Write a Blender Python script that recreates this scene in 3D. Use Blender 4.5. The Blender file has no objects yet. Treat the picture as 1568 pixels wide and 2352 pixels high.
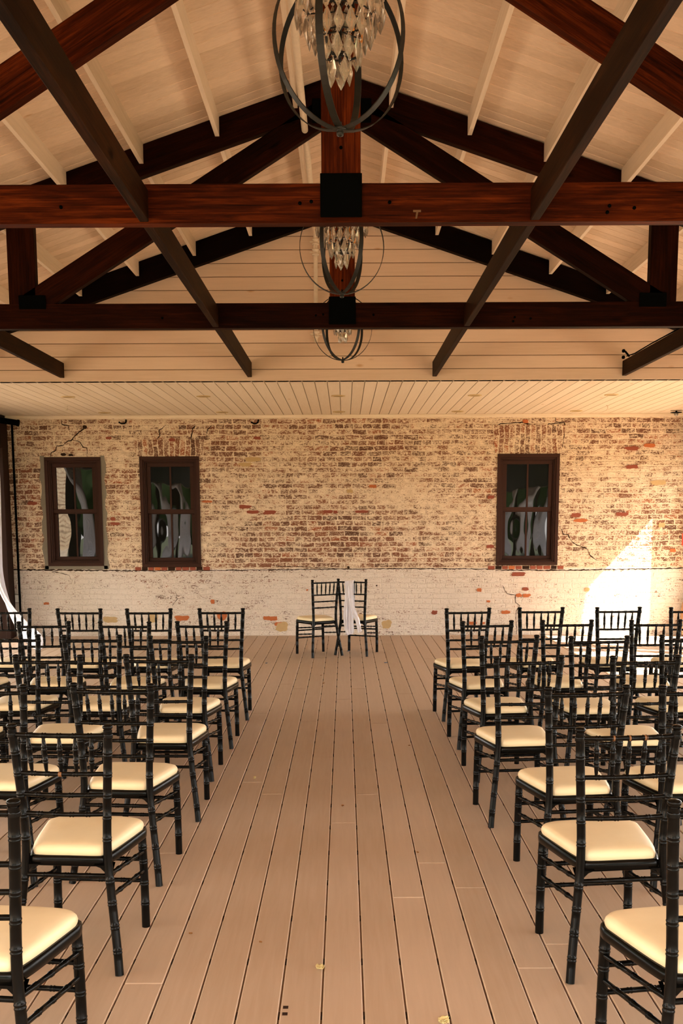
import bpy, math, random
from mathutils import Vector, Matrix, noise as mnoise
S = bpy.context.scene
COL = S.collection
PI = math.pi
rnd = random.Random(7)

# ------------------------------------------------------------------ camera
F_PX, TH, EYE = 2250.0, math.radians(7.43), 1.66
cam_d = bpy.data.cameras.new('camera'); cam = bpy.data.objects.new('camera', cam_d); COL.objects.link(cam)
cam_d.sensor_fit = 'VERTICAL'; cam_d.sensor_height = 36.0; cam_d.sensor_width = 24.0
cam_d.lens = 36.0 * F_PX / 2352.0
cam_d.shift_y = (1187 + F_PX * math.tan(TH) - 1176) / 2352.0
cam_d.clip_start = 0.05; cam_d.clip_end = 500
cam.matrix_world = Matrix.Translation((0, 0, EYE)) @ (Matrix.Rotation(0.00355, 4, 'Z') @ Matrix.Rotation(PI / 2 - TH, 4, 'X') @ Matrix.Rotation(-0.0035, 4, 'Z'))
S.camera = cam

# ------------------------------------------------------------------ light, exposure
w = bpy.data.worlds.new('sky'); S.world = w; w.use_nodes = True
bgn = w.node_tree.nodes['Background']
bgn.inputs[0].default_value = (1.0, 0.94, 0.885, 1); bgn.inputs[1].default_value = 1.25
sun_d = bpy.data.lights.new('sun', 'SUN'); sun = bpy.data.objects.new('sun', sun_d); COL.objects.link(sun)
sun_d.energy = 5.2; sun_d.color = (1.0, 0.91, 0.77); sun_d.angle = math.radians(0.6)
SUNV = Vector((-1, 0.30, -1.116)).normalized()
sun.rotation_mode = 'QUATERNION'; sun.rotation_quaternion = SUNV.to_track_quat('-Z', 'Y'); sun.location = (9, -2, 11)
S.view_settings.view_transform = 'Standard'; S.view_settings.look = 'None'
S.view_settings.gamma = 1.0; S.view_settings.exposure = 3.08; S.view_settings.use_curve_mapping = False
try:
    S.cycles.max_bounces = 10; S.cycles.diffuse_bounces = 6; S.cycles.use_denoising = True
    S.cycles.caustics_reflective = False; S.cycles.caustics_refractive = False
    S.cycles.sample_clamp_indirect = 6.0
except Exception: pass

# main sizes
YW, YG, ZS, HX, HXR = 13.723, 10.337, 3.05, 4.68, 4.80    # brick wall, gable face, flat ceiling, side planes
YB = -3.2
ZR, SL = 4.898, 1 / 3.0                                    # roof ridge height and slope
CXL = -0.012                                               # centre line of the trusses
def roof(x): return ZR - SL * abs(x)

# ------------------------------------------------------------------ materials
def nodes(name):
    m = bpy.data.materials.new(name); m.use_nodes = True
    nt = m.node_tree; b = nt.nodes['Principled BSDF']
    return m, nt, b
def N(nt, t, **k):
    n = nt.nodes.new(t)
    for a, v in k.items():
        if a.startswith('i_'):
            key = a[2:]; key = int(key) if key.isdigit() else key.replace('_', ' ')
            n.inputs[key].default_value = v
        else: setattr(n, a, v)
    return n
def L(nt, a, b): nt.links.new(a, b)
def ramp(nt, stops, src=None, interp='LINEAR'):
    r = nt.nodes.new('ShaderNodeValToRGB'); r.color_ramp.interpolation = interp
    e = r.color_ramp.elements
    while len(e) > 1: e.remove(e[-1])
    e[0].position = stops[0][0]; e[0].color = (*stops[0][1], 1)
    for p, c in stops[1:]:
        x = e.new(p); x.color = (*c, 1)
    if src is not None: L(nt, src, r.inputs[0])
    return r
def mix(nt, f, a, b, blend='MIX'):
    n = nt.nodes.new('ShaderNodeMix'); n.data_type = 'RGBA'; n.blend_type = blend
    for i, v in ((0, f), (6, a), (7, b)):
        if hasattr(v, 'links') or hasattr(v, 'is_linked'): L(nt, v, n.inputs[i])
        elif isinstance(v, tuple): n.inputs[i].default_value = (*v, 1)
        else: n.inputs[i].default_value = v
    return n.outputs[2]
def mth(nt, op, a, b=None, clamp=False):
    n = nt.nodes.new('ShaderNodeMath'); n.operation = op; n.use_clamp = clamp
    for i, v in ((0, a), (1, b)):
        if v is None: continue
        if hasattr(v, 'is_linked'): L(nt, v, n.inputs[i])
        else: n.inputs[i].default_value = v
    return n.outputs[0]
def noise(nt, vec, scale, detail=4, rough=0.6, dist=0.0):
    n = N(nt, 'ShaderNodeTexNoise'); n.inputs['Scale'].default_value = scale; n.inputs['Detail'].default_value = detail
    n.inputs['Roughness'].default_value = rough; n.inputs['Distortion'].default_value = dist
    if vec is not None: L(nt, vec, n.inputs['Vector'])
    return n.outputs['Fac']
def mapped(nt, vec, scale=(1, 1, 1), loc=(0, 0, 0)):
    n = N(nt, 'ShaderNodeMapping'); n.inputs['Scale'].default_value = scale; n.inputs['Location'].default_value = loc
    L(nt, vec, n.inputs['Vector']); return n.outputs[0]
def ocoord(nt): return N(nt, 'ShaderNodeTexCoord').outputs['Object']
def bump(nt, b, h, strength=0.3, dist=0.01):
    n = N(nt, 'ShaderNodeBump'); n.inputs['Strength'].default_value = strength; n.inputs['Distance'].default_value = dist
    L(nt, h, n.inputs['Height']); L(nt, n.outputs[0], b.inputs['Normal'])
def flat(name, c, rough=0.5, metal=0.0, spec=0.5, coat=0.0):
    m, nt, b = nodes(name)
    v = ocoord(nt); nz = noise(nt, v, 25, 3)
    col = mix(nt, nz, tuple(x * 0.85 for x in c), tuple(min(1, x * 1.15) for x in c))
    L(nt, col, b.inputs['Base Color'])
    b.inputs['Roughness'].default_value = rough; b.inputs['Metallic'].default_value = metal
    b.inputs['Specular IOR Level'].default_value = spec; b.inputs['Coat Weight'].default_value = coat
    return m
def wood_dark(name, lo, mid, hi):
    """stained timber, grain runs along local X; every beam gets its own cut"""
    m, nt, b = nodes(name)
    oi = N(nt, 'ShaderNodeObjectInfo')
    va = N(nt, 'ShaderNodeVectorMath', operation='ADD'); L(nt, ocoord(nt), va.inputs[0])
    sc = N(nt, 'ShaderNodeVectorMath', operation='SCALE'); sc.inputs[0].default_value = (7, 3, 5); L(nt, oi.outputs['Random'], sc.inputs['Scale'])
    L(nt, sc.outputs[0], va.inputs[1]); v = va.outputs[0]
    g = noise(nt, mapped(nt, v, (1.2, 14, 14)), 3.0, 6, 0.65, 0.6)
    g2 = noise(nt, mapped(nt, v, (0.5, 30, 30)), 4.0, 3, 0.5, 0.3)
    big = noise(nt, mapped(nt, v, (0.7, 3, 3)), 1.2, 2)
    f = mth(nt, 'ADD', mth(nt, 'MULTIPLY', g, 0.6), mth(nt, 'MULTIPLY', g2, 0.4))
    f = mth(nt, 'ADD', f, mth(nt, 'MULTIPLY', mth(nt, 'SUBTRACT', big, 0.5), 0.5))
    r = ramp(nt, [(0.30, lo), (0.5, mid), (0.72, hi)], f)
    vo = N(nt, 'ShaderNodeTexVoronoi'); vo.inputs['Scale'].default_value = 1.0
    L(nt, mapped(nt, v, (1.6, 4.5, 4.5)), vo.inputs['Vector'])
    k = ramp(nt, [(0.05, (1, 1, 1)), (0.11, (0, 0, 0))], vo.outputs['Distance'])
    kc = mth(nt, 'MULTIPLY', k.outputs[0], 0.8)
    L(nt, mix(nt, kc, r.outputs[0], tuple(x * 0.3 for x in lo)), b.inputs['Base Color'])
    b.inputs['Roughness'].default_value = 0.5; b.inputs['Specular IOR Level'].default_value = 0.025
    bump(nt, b, f, 0.25, 0.004)
    return m
def plank_mat(name, across, along, base, pitch=0.1305, off=0.0, knots=True, var=0.12, rough=0.6, joint=None):
    """washed boards: tone changes per board across axis, grain along the other"""
    m, nt, b = nodes(name)
    v = ocoord(nt); sp = N(nt, 'ShaderNodeSeparateXYZ'); L(nt, v, sp.inputs[0])
    a = sp.outputs[across]
    idx = mth(nt, 'FLOOR', mth(nt, 'DIVIDE', mth(nt, 'SUBTRACT', a, off), pitch))
    wn = N(nt, 'ShaderNodeTexWhiteNoise', noise_dimensions='1D'); L(nt, idx, wn.inputs['W'])
    sc = [10, 10, 10]; sc[along] = 0.55
    shift = N(nt, 'ShaderNodeCombineXYZ'); L(nt, mth(nt, 'MULTIPLY', wn.outputs['Value'], 40.0), shift.inputs[along]); L(nt, mth(nt, 'MULTIPLY', wn.outputs['Value'], 17.0), shift.inputs[across])
    va = N(nt, 'ShaderNodeVectorMath', operation='ADD'); L(nt, v, va.inputs[0]); L(nt, shift.outputs[0], va.inputs[1])
    g = noise(nt, mapped(nt, va.outputs[0], tuple(sc)), 4.5, 6, 0.62, 0.5)
    sp3 = [1.2] * 3; sp3[along] = 0.5
    big = noise(nt, mapped(nt, v, tuple(sp3)), 1.6, 3)
    f = mth(nt, 'ADD', mth(nt, 'MULTIPLY', mth(nt, 'SUBTRACT', g, 0.5), 0.9), mth(nt, 'MULTIPLY', mth(nt, 'SUBTRACT', wn.outputs['Value'], 0.5), 0.55))
    f = mth(nt, 'ADD', f, mth(nt, 'MULTIPLY', mth(nt, 'SUBTRACT', big, 0.5), 0.5))
    f = mth(nt, 'ADD', f, 0.5, True)
    lo = tuple(x * (1 - 1.5 * var) for x in base); hi = tuple(min(1, x * (1 + var)) for x in base)
    lo = (lo[0], lo[1] * 0.97, lo[2] * 0.92)
    c = ramp(nt, [(0.1, lo), (0.55, base), (0.9, hi)], f).outputs[0]
    if knots:
        ks = [3.2, 3.2, 3.2]; ks[along] = 1.3
        vo = N(nt, 'ShaderNodeTexVoronoi'); vo.inputs['Scale'].default_value = 1.5; L(nt, mapped(nt, va.outputs[0], tuple(ks)), vo.inputs['Vector'])
        k = ramp(nt, [(0.03, (1, 1, 1)), (0.075, (0.35,) * 3), (0.10, (0, 0, 0))], vo.outputs['Distance'])
        rz = N(nt, 'ShaderNodeSeparateColor'); L(nt, vo.outputs['Color'], rz.inputs[0])
        on = mth(nt, 'GREATER_THAN', rz.outputs[0], 0.55)
        c = mix(nt, mth(nt, 'MULTIPLY', mth(nt, 'MULTIPLY', k.outputs[0], on), 0.75), c, (base[0] * 0.72, base[1] * 0.5, base[2] * 0.28))
    if joint:
        fr_ = mth(nt, 'FRACT', mth(nt, 'ADD', mth(nt, 'DIVIDE', mth(nt, 'SUBTRACT', a, off), pitch), 0.5))
        near = mth(nt, 'LESS_THAN', mth(nt, 'ABSOLUTE', mth(nt, 'SUBTRACT', fr_, 0.5)), 0.0036 / pitch)
        jc = mix(nt, 1.0, c, joint, 'MULTIPLY')
        c = mix(nt, near, c, jc)
    L(nt, c, b.inputs['Base Color'])
    b.inputs['Roughness'].default_value = rough; b.inputs['Specular IOR Level'].default_value = 0.25
    bump(nt, b, g, 0.12, 0.003)
    return m
def brick_mat(name, rotated=False, white=0.0):
    m, nt, b = nodes(name)
    v = ocoord(nt); sp = N(nt, 'ShaderNodeSeparateXYZ'); L(nt, v, sp.inputs[0])
    X, Z = sp.outputs[0], sp.outputs[2]
    wob = noise(nt, v, 3.2, 3); wob2 = noise(nt, mapped(nt, v, loc=(7, 0, 3)), 2.6, 3); wob3 = noise(nt, v, 28, 2)
    Xd = mth(nt, 'ADD', mth(nt, 'ADD', X, mth(nt, 'MULTIPLY', mth(nt, 'SUBTRACT', wob, 0.5), 0.08)), mth(nt, 'MULTIPLY', mth(nt, 'SUBTRACT', wob3, 0.5), 0.03))
    Zd = mth(nt, 'ADD', mth(nt, 'ADD', Z, mth(nt, 'MULTIPLY', mth(nt, 'SUBTRACT', wob2, 0.5), 0.045)), mth(nt, 'MULTIPLY', mth(nt, 'SUBTRACT', wob3, 0.5), 0.020))
    cb = N(nt, 'ShaderNodeCombineXYZ')
    if rotated: L(nt, Zd, cb.inputs[0]); L(nt, Xd, cb.inputs[1])
    else: L(nt, Xd, cb.inputs[0]); L(nt, Zd, cb.inputs[1])
    def brick(c1, c2, mortar):
        t = N(nt, 'ShaderNodeTexBrick'); L(nt, cb.outputs[0], t.inputs['Vector'])
        t.offset = 0.5; t.squash = 0.62; t.squash_frequency = 3
        t.inputs['Scale'].default_value = 1.0; t.inputs['Brick Width'].default_value = 0.5 if rotated else 0.205; t.inputs['Row Height'].default_value = 0.0731
        t.inputs['Mortar Size'].default_value = 0.0105; t.inputs['Mortar Smooth'].default_value = 0.6; t.inputs['Bias'].default_value = 0.0
        t.inputs['Color1'].default_value = (*c1, 1); t.inputs['Color2'].default_value = (*c2, 1); t.inputs['Mortar'].default_value = (*mortar, 1)
        return t
    bt = brick((0, 0, 0), (1, 1, 1), (0.5, 0.5, 0.5))
    rv = N(nt, 'ShaderNodeSeparateColor'); L(nt, bt.outputs['Color'], rv.inputs[0]); rv = rv.outputs[0]
    mort = bt.outputs['Fac']
    bc = ramp(nt, [(0.0, (0.075, 0.035, 0.022)), (0.25, (0.15, 0.058, 0.032)), (0.5, (0.21, 0.066, 0.030)), (0.7, (0.15, 0.085, 0.055)), (0.88, (0.25, 0.070, 0.026)), (1.0, (0.34, 0.085, 0.028))], rv)
    fine = noise(nt, mapped(nt, v, (1, 1, 1.9)), 42, 5, 0.75, 1.0)
    mid = noise(nt, mapped(nt, v, (1, 1, 1.8)), 7, 4, 0.6, 0.6)
    low = noise(nt, mapped(nt, v, (0.45, 1, 1.1), (2.3, 0, 1.7)), 1.5, 3, 0.5)
    dust = mix(nt, mth(nt, 'MULTIPLY', fine, 0.4), bc.outputs[0], (0.25, 0.125, 0.07))
    # whitewash left on the brick: joints hold it, faces lose it
    cov = mth(nt, 'ADD', mth(nt, 'ADD', mth(nt, 'MULTIPLY', mth(nt, 'SUBTRACT', fine, 0.5), 2.7), 0.5), mth(nt, 'MULTIPLY', mth(nt, 'SUBTRACT', mid, 0.5), 1.0))
    cov = mth(nt, 'ADD', cov, mth(nt, 'MULTIPLY', mth(nt, 'SUBTRACT', low, 0.5), 0.85))
    cov = mth(nt, 'ADD', cov, mth(nt, 'MULTIPLY', mort, 0.46))
    cov = mth(nt, 'ADD', cov, mth(nt, 'MULTIPLY', mth(nt, 'SUBTRACT', rv, 0.5), 0.16))
    # thicker coat under the ledge line
    under = mth(nt, 'LESS_THAN', Z, 0.943)
    cov = mth(nt, 'ADD', cov, mth(nt, 'MULTIPLY', under, 0.26))
    cov = mth(nt, 'ADD', cov, white + 0.05)
    msk = ramp(nt, [(0.46, (0, 0, 0)), (0.60, (1, 1, 1))], cov)
    ww = ramp(nt, [(0.3, (0.62, 0.48, 0.33)), (0.7, (0.80, 0.65, 0.47))], mid)
    w2 = mix(nt, under, ww.outputs[0], (0.70, 0.61, 0.515))
    c = mix(nt, msk.outputs[0], dust, w2)
    sk = noise(nt, mapped(nt, v, (1, 1, 1.4), (5, 0, 9)), 85, 3, 0.7, 0.8)
    c = mix(nt, mth(nt, 'MULTIPLY', ramp(nt, [(0.60, (0, 0, 0)), (0.66, (1, 1, 1))], sk).outputs[0], 0.7), c, (0.17, 0.08, 0.045))
    L(nt, c, b.inputs['Base Color'])
    b.inputs['Roughness'].default_value = 0.85; b.inputs['Specular IOR Level'].default_value = 0.2
    h = mth(nt, 'ADD', mth(nt, 'MULTIPLY', mort, -0.55), mth(nt, 'MULTIPLY', fine, 0.5))
    bump(nt, b, h, 0.75, 0.014)
    return m

M = {}
M['beam'] = wood_dark('red_stained_timber', (0.007, 0.0017, 0.0006), (0.040, 0.0068, 0.0014), (0.125, 0.023, 0.0042))
M['beamdark'] = wood_dark('dark_timber', (0.0025, 0.0009, 0.0004), (0.0105, 0.0023, 0.0008), (0.028, 0.0058, 0.0015))  # darker timber tones, used for one truss
M['beambrown'] = wood_dark('brown_stained_timber', (0.005, 0.0022, 0.0008), (0.014, 0.0050, 0.0016), (0.036, 0.012, 0.0035))
M['beamblack'] = wood_dark('near_black_timber', (0.0012, 0.0006, 0.0004), (0.0035, 0.0012, 0.0006), (0.008, 0.0022, 0.001))
M['roofboard'] = plank_mat('whitewashed_roof_boards', 1, 0, (0.74, 0.575, 0.425), off=.03, joint=(1.18, 1.2, 1.25))  # pale joint tint paints the groove highlights into the board colour
M['purlin'] = plank_mat('whitewashed_purlin', 0, 1, (0.72, 0.59, 0.45), knots=False)
M['gable'] = plank_mat('whitewashed_gable_boards', 2, 0, (0.70, 0.52, 0.375), off=ZS + .114, var=.07, joint=(.5, .45, .4))
M['soffit'] = plank_mat('whitewashed_soffit_boards', 0, 1, (0.70, 0.60, 0.47), off=-0.046, var=.05, joint=(.45, .40, .34))
M['trimw'] = plank_mat('whitewashed_trim', 2, 0, (0.80, 0.68, 0.52), knots=False)
M['deck'] = plank_mat('composite_deck_boards', 0, 1, (0.44, 0.315, 0.22), pitch=0.1432, off=-0.083, knots=False, var=0.07, rough=0.5)
M['deckedge'] = flat('painted_edge_highlight', (0.60, 0.45, 0.32), 0.5)  # light caught by the board edges, painted as a paler colour
M['deckgap'] = flat('deck_joint', (0.36, 0.20, 0.095), 0.8)
M['brick'] = brick_mat('whitewashed_brick')
M['lintel'] = brick_mat('soldier_brick', True, -0.17)
M['black'] = flat('black_lacquer', (0.0028, 0.0025, 0.002), 0.22, spec=0.12)
M['wornwood'] = flat('worn_bare_wood', (0.17, 0.07, 0.022), 0.5)
M['steel'] = flat('black_steel_plate', (0.0010, 0.0012, 0.0010), 0.8, spec=0.02)
M['iron'] = flat('dark_bronze_strap', (0.010, 0.0095, 0.007), 0.5, spec=0.25)
M['frame'] = flat('brown_window_paint', (0.036, 0.0135, 0.008), 0.5, spec=0.12)
M['frame2'] = flat('brown_post_paint', (0.018, 0.0072, 0.004), 0.55, spec=0.1)
M['mortar'] = flat('grey_cement_fill', (0.20, 0.175, 0.13), 0.9)
M['crack'] = flat('dark_crack', (0.03, 0.015, 0.009), 0.95, spec=0.1)
M['orange'] = flat('bare_orange_brick', (0.42, 0.115, 0.03), 0.85)
M['redbrick'] = flat('bare_red_brick', (0.24, 0.055, 0.025), 0.85)
M['tan'] = flat('tan_filler', (0.46, 0.31, 0.14), 0.85)
M['pipe'] = flat('cream_painted_pipe', (0.72, 0.60, 0.45), 0.4)
M['lamptrim'] = flat('cream_lamp_trim', (0.52, 0.37, 0.16), 0.45)
M['lampdark'] = flat('unlit_lamp_well', (0.28, 0.20, 0.10), 0.5)
M['red'] = flat('red_sign', (0.75, 0.06, 0.02), 0.5)
M['scuff'] = flat('dull_tan_scuff', (0.12, 0.06, 0.025), 0.8)
M['white'] = flat('white_plastic', (0.8, 0.78, 0.72), 0.5)
M['greybox'] = flat('grey_metal_box', (0.30, 0.26, 0.21), 0.4, metal=0.5)
M['petal'] = flat('dried_cream_petal', (0.72, 0.60, 0.28), 0.7)
M['leafbit'] = flat('brown_leaf_crumb', (0.30, 0.13, 0.03), 0.8)
M['confetti'] = flat('blue_paper_bit', (0.08, 0.14, 0.26), 0.7)
M['oak'] = flat('brown_cabinet_wood', (0.28, 0.14, 0.06), 0.5)
M['candle'] = flat('amber_candle_sleeve', (0.65, 0.25, 0.04), 0.5)
M['ground'] = flat('pale_paving', (0.42, 0.34, 0.25), 0.9)
M['lawn'] = flat('dull_lawn', (0.06, 0.075, 0.03), 0.9)
M['foliage'] = flat('tree_foliage', (0.05, 0.09, 0.025), 0.8)
M['bark'] = flat('tree_bark', (0.10, 0.07, 0.05), 0.9)

m, nt, b = nodes('ivory_vinyl')
v = ocoord(nt); n1 = noise(nt, v, 6, 3); n2 = noise(nt, v, 160, 2)
L(nt, ramp(nt, [(0.25, (0.76, 0.61, 0.37)), (0.75, (0.85, 0.70, 0.45))], n1).outputs[0], b.inputs['Base Color'])
b.inputs['Roughness'].default_value = 0.42; b.inputs['Specular IOR Level'].default_value = 0.4; bump(nt, b, n2, 0.08, 0.001)
M['vinyl'] = m
m, nt, b = nodes('white_sheer_fabric')
v = ocoord(nt); n1 = noise(nt, v, 14, 4)
L(nt, ramp(nt, [(0.2, (0.78, 0.77, 0.86)), (0.8, (0.88, 0.88, 0.96))], n1).outputs[0], b.inputs['Base Color'])
b.inputs['Roughness'].default_value = 0.75; b.inputs['Sheen Weight'].default_value = 0.2
bump(nt, b, n1, 0.3, 0.01)
M['cloth'] = m
m, nt, b = nodes('crystal_glass')
L(nt, ramp(nt, [(0.3, (0.72, 0.58, 0.42)), (0.7, (0.95, 0.84, 0.68))], noise(nt, ocoord(nt), 30, 2)).outputs[0], b.inputs['Base Color'])
b.inputs['Transmission Weight'].default_value = 0.72; b.inputs['Roughness'].default_value = 0.05; b.inputs['IOR'].default_value = 1.55
M['crystal'] = m
m, nt, b = nodes('old_window_glass')
v = ocoord(nt); wv = noise(nt, mapped(nt, v, (1.0, 1, 0.45)), 4.2, 1)
b.inputs['Base Color'].default_value = (0.004, 0.005, 0.004, 1); b.inputs['Roughness'].default_value = 0.015; b.inputs['IOR'].default_value = 1.5
bump(nt, b, wv, 0.10, 0.02)
L(nt, ramp(nt, [(0.0, (0.003, 0.004, 0.003)), (1.0, (0.007, 0.008, 0.006))], wv).outputs[0], b.inputs['Base Color'])
M['glass'] = m

# ------------------------------------------------------------------ mesh builder
class MB:
    def __init__(s): s.v = []; s.f = []; s.m = []; s.sm = []
    def add(s, vs, fs, mat=0, smooth=False):
        o = len(s.v); s.v += [tuple(p) for p in vs]
        for f in fs: s.f.append(tuple(i + o for i in f)); s.m.append(mat); s.sm.append(smooth)
    def box(s, a, b, mat=0, bev=0.0):
        (x0, y0, z0), (x1, y1, z1) = a, b
        if bev <= 0:
            vs = [(x, y, z) for z in (z0, z1) for y in (y0, y1) for x in (x0, x1)]
            s.add(vs, [(0, 2, 3, 1), (4, 5, 7, 6), (0, 1, 5, 4), (2, 6, 7, 3), (0, 4, 6, 2), (1, 3, 7, 5)], mat); return
        c = bev; P = {}; vs = []
        def vid(p):
            k = tuple(round(q, 6) for q in p)
            if k not in P: P[k] = len(vs); vs.append(p)
            return P[k]
        X, Y, Z = (x0, x1), (y0, y1), (z0, z1); sg = (1, -1); fs = []
        ctr = Vector(((x0 + x1) / 2, (y0 + y1) / 2, (z0 + z1) / 2))
        def face(pts):
            n = (Vector(pts[1]) - Vector(pts[0])).cross(Vector(pts[2]) - Vector(pts[1]))
            mid = sum((Vector(p) for p in pts), Vector()) / len(pts)
            if n.dot(mid - ctr) < 0: pts = pts[::-1]
            fs.append(tuple(vid(p) for p in pts))
        fx = lambda i, j, k: (X[i], Y[j] + c * sg[j], Z[k] + c * sg[k])
        fy = lambda i, j, k: (X[i] + c * sg[i], Y[j], Z[k] + c * sg[k])
        fz = lambda i, j, k: (X[i] + c * sg[i], Y[j] + c * sg[j], Z[k])
        for i in (0, 1):
            face([fx(i, 0, 0), fx(i, 1, 0), fx(i, 1, 1), fx(i, 0, 1)])
            face([fy(0, i, 0), fy(1, i, 0), fy(1, i, 1), fy(0, i, 1)])
            face([fz(0, 0, i), fz(1, 0, i), fz(1, 1, i), fz(0, 1, i)])
        for a_ in (0, 1):
            for b_ in (0, 1):
                face([fx(a_, b_, 0), fx(a_, b_, 1), fy(a_, b_, 1), fy(a_, b_, 0)])
                face([fx(a_, 0, b_), fx(a_, 1, b_), fz(a_, 1, b_), fz(a_, 0, b_)])
                face([fy(0, a_, b_), fy(1, a_, b_), fz(1, a_, b_), fz(0, a_, b_)])
                for k in (0, 1): face([fx(a_, b_, k), fy(a_, b_, k), fz(a_, b_, k)])
        s.add(vs, fs, mat)
    def tube(s, pts, rad, seg=10, mat=0, caps=True, closed=False, smooth=True):
        pts = [Vector(p) for p in pts]; n = len(pts)
        if not hasattr(rad, '__len__'): rad = [rad] * n
        vs = []; up = None
        for i, p in enumerate(pts):
            if closed: t = pts[(i + 1) % n] - pts[i - 1]
            else: t = pts[min(i + 1, n - 1)] - pts[max(i - 1, 0)]
            if t.length < 1e-9: t = Vector((0, 0, 1))
            t.normalize()
            if up is None:
                up = Vector((1, 0, 0)) if abs(t.x) < 0.8 else Vector((0, 1, 0))
            u = (up - t * up.dot(t)).normalized(); up = u; w_ = t.cross(u)
            for k in range(seg):
                a = 2 * PI * k / seg; vs.append(p + (u * math.cos(a) + w_ * math.sin(a)) * rad[i])
        fs = []
        for i in range(n if closed else n - 1):
            j = (i + 1) % n
            for k in range(seg):
                k2 = (k + 1) % seg; fs.append((i * seg + k, i * seg + k2, j * seg + k2, j * seg + k))
        s.add(vs, fs, mat, smooth)
        if caps and not closed:
            s.add(vs[:seg], [tuple(range(seg))[::-1]], mat); s.add(vs[-seg:], [tuple(range(seg))], mat)
    def prism(s, poly, y0, y1, mat=0):
        """poly in (x, z), extruded along y"""
        n = len(poly); ar = sum(poly[i][0] * poly[(i + 1) % n][1] - poly[(i + 1) % n][0] * poly[i][1] for i in range(n))
        if ar < 0: poly = poly[::-1]
        vs = [(x, y0, z) for x, z in poly] + [(x, y1, z) for x, z in poly]
        fs = [tuple(range(n)), tuple(range(2 * n - 1, n - 1, -1))]
        fs += [(i, i + n, (i + 1) % n + n, (i + 1) % n) for i in range(n)]
        s.add(vs, fs, mat)
    def grid(s, P, mat=0, smooth=True):
        nu, nv = len(P), len(P[0])
        s.add([p for r in P for p in r], [(i * nv + j, i * nv + j + 1, (i + 1) * nv + j + 1, (i + 1) * nv + j) for i in range(nu - 1) for j in range(nv - 1)], mat, smooth)
    def lathe(s, prof, c, seg=16, mat=0):
        vs = []
        for r, z in prof:
            for k in range(seg):
                a = 2 * PI * k / seg; vs.append((c[0] + r * math.cos(a), c[1] + r * math.sin(a), c[2] + z))
        n = len(prof)
        s.add(vs, [(i * seg + k, i * seg + (k + 1) % seg, (i + 1) * seg + (k + 1) % seg, (i + 1) * seg + k) for i in range(n - 1) for k in range(seg)], mat, True)
    def mesh(s, name, mats):
        me = bpy.data.meshes.new(name); me.from_pydata(s.v, [], s.f)
        for mt in mats: me.materials.append(mt)
        me.polygons.foreach_set('material_index', s.m); me.polygons.foreach_set('use_smooth', s.sm); me.update()
        return me
    def build(s, name, mats, parent=None, loc=None):
        if not isinstance(mats, (list, tuple)): mats = [mats]
        return link(name, s.mesh(name, mats), parent, loc)
def link(name, me, parent=None, loc=None):
    o = bpy.data.objects.new(name, me); COL.objects.link(o)
    if parent is not None: o.parent = parent
    if loc is not None: o.location = loc
    return o
def empty(name, loc=(0, 0, 0), rz=0.0):
    o = bpy.data.objects.new(name, None); COL.objects.link(o); o.location = loc; o.rotation_euler = (0, 0, rz)
    o.empty_display_size = 0.1; return o
def tag(o, label, cat, group=None):
    o['label'] = label; o['category'] = cat
    if group: o['group'] = group
    return o
def struct(o): o['kind'] = 'structure'; return o
def copy_tree(o, parent=None):
    c = o.copy(); COL.objects.link(c); c.parent = parent
    for ch in KIDS.get(o.name, []):
        k = copy_tree(ch, c)
        KIDS.setdefault(c.name, []).append(k)
    return c
KIDS = {}
def kid(p, o): KIDS.setdefault(p.name, []).append(o); return o
def solid(o, t, off=-1):
    md = o.modifiers.new('thickness', 'SOLIDIFY'); md.thickness = t; md.offset = off; return o

# ------------------------------------------------------------------ floor
PITCH, OFF, GAP = 0.1432, -0.083, 0.0064
fb = MB()
k0, k1 = int((-6.2 - OFF) / PITCH), int((6.2 - OFF) / PITCH)
for k in range(k0, k1 + 1):
    a = OFF + PITCH * k + GAP / 2; b_ = a + PITCH - GAP
    ys = [YB - 2.5 + rnd.uniform(0, 2.5)]
    while ys[-1] < YW + 0.1: ys.append(ys[-1] + rnd.choice([3.66, 4.88, 4.88]))
    ys[0] = YB - 2.5; ys[-1] = YW + 0.05
    for y0, y1 in zip(ys, ys[1:]):
        dz = rnd.uniform(-0.0004, 0.0004)
        fb.box((a, y0 + 0.001, -0.025), (b_, y1 - 0.001, dz), 0, 0.0034)
fb.box((-6.3, YB - 2.6, -0.09), (6.3, YW + 0.05, -0.0185), 1)
y = YB - 2.2
while y < YW:
    for k in range(k0, k1 + 1):
        if abs(OFF + PITCH * k) < 4.7: 
            x = OFF + PITCH * k
            fb.box((x - GAP / 2, y, -0.0184), (x + GAP / 2, y + 0.03, -0.006), 2)
    y += 0.405
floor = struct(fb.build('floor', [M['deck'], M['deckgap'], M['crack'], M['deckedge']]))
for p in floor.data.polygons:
    if p.material_index == 0 and 0.3 < abs(p.normal.x) < 0.95 and p.normal.z > 0.3: p.material_index = 3

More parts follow.
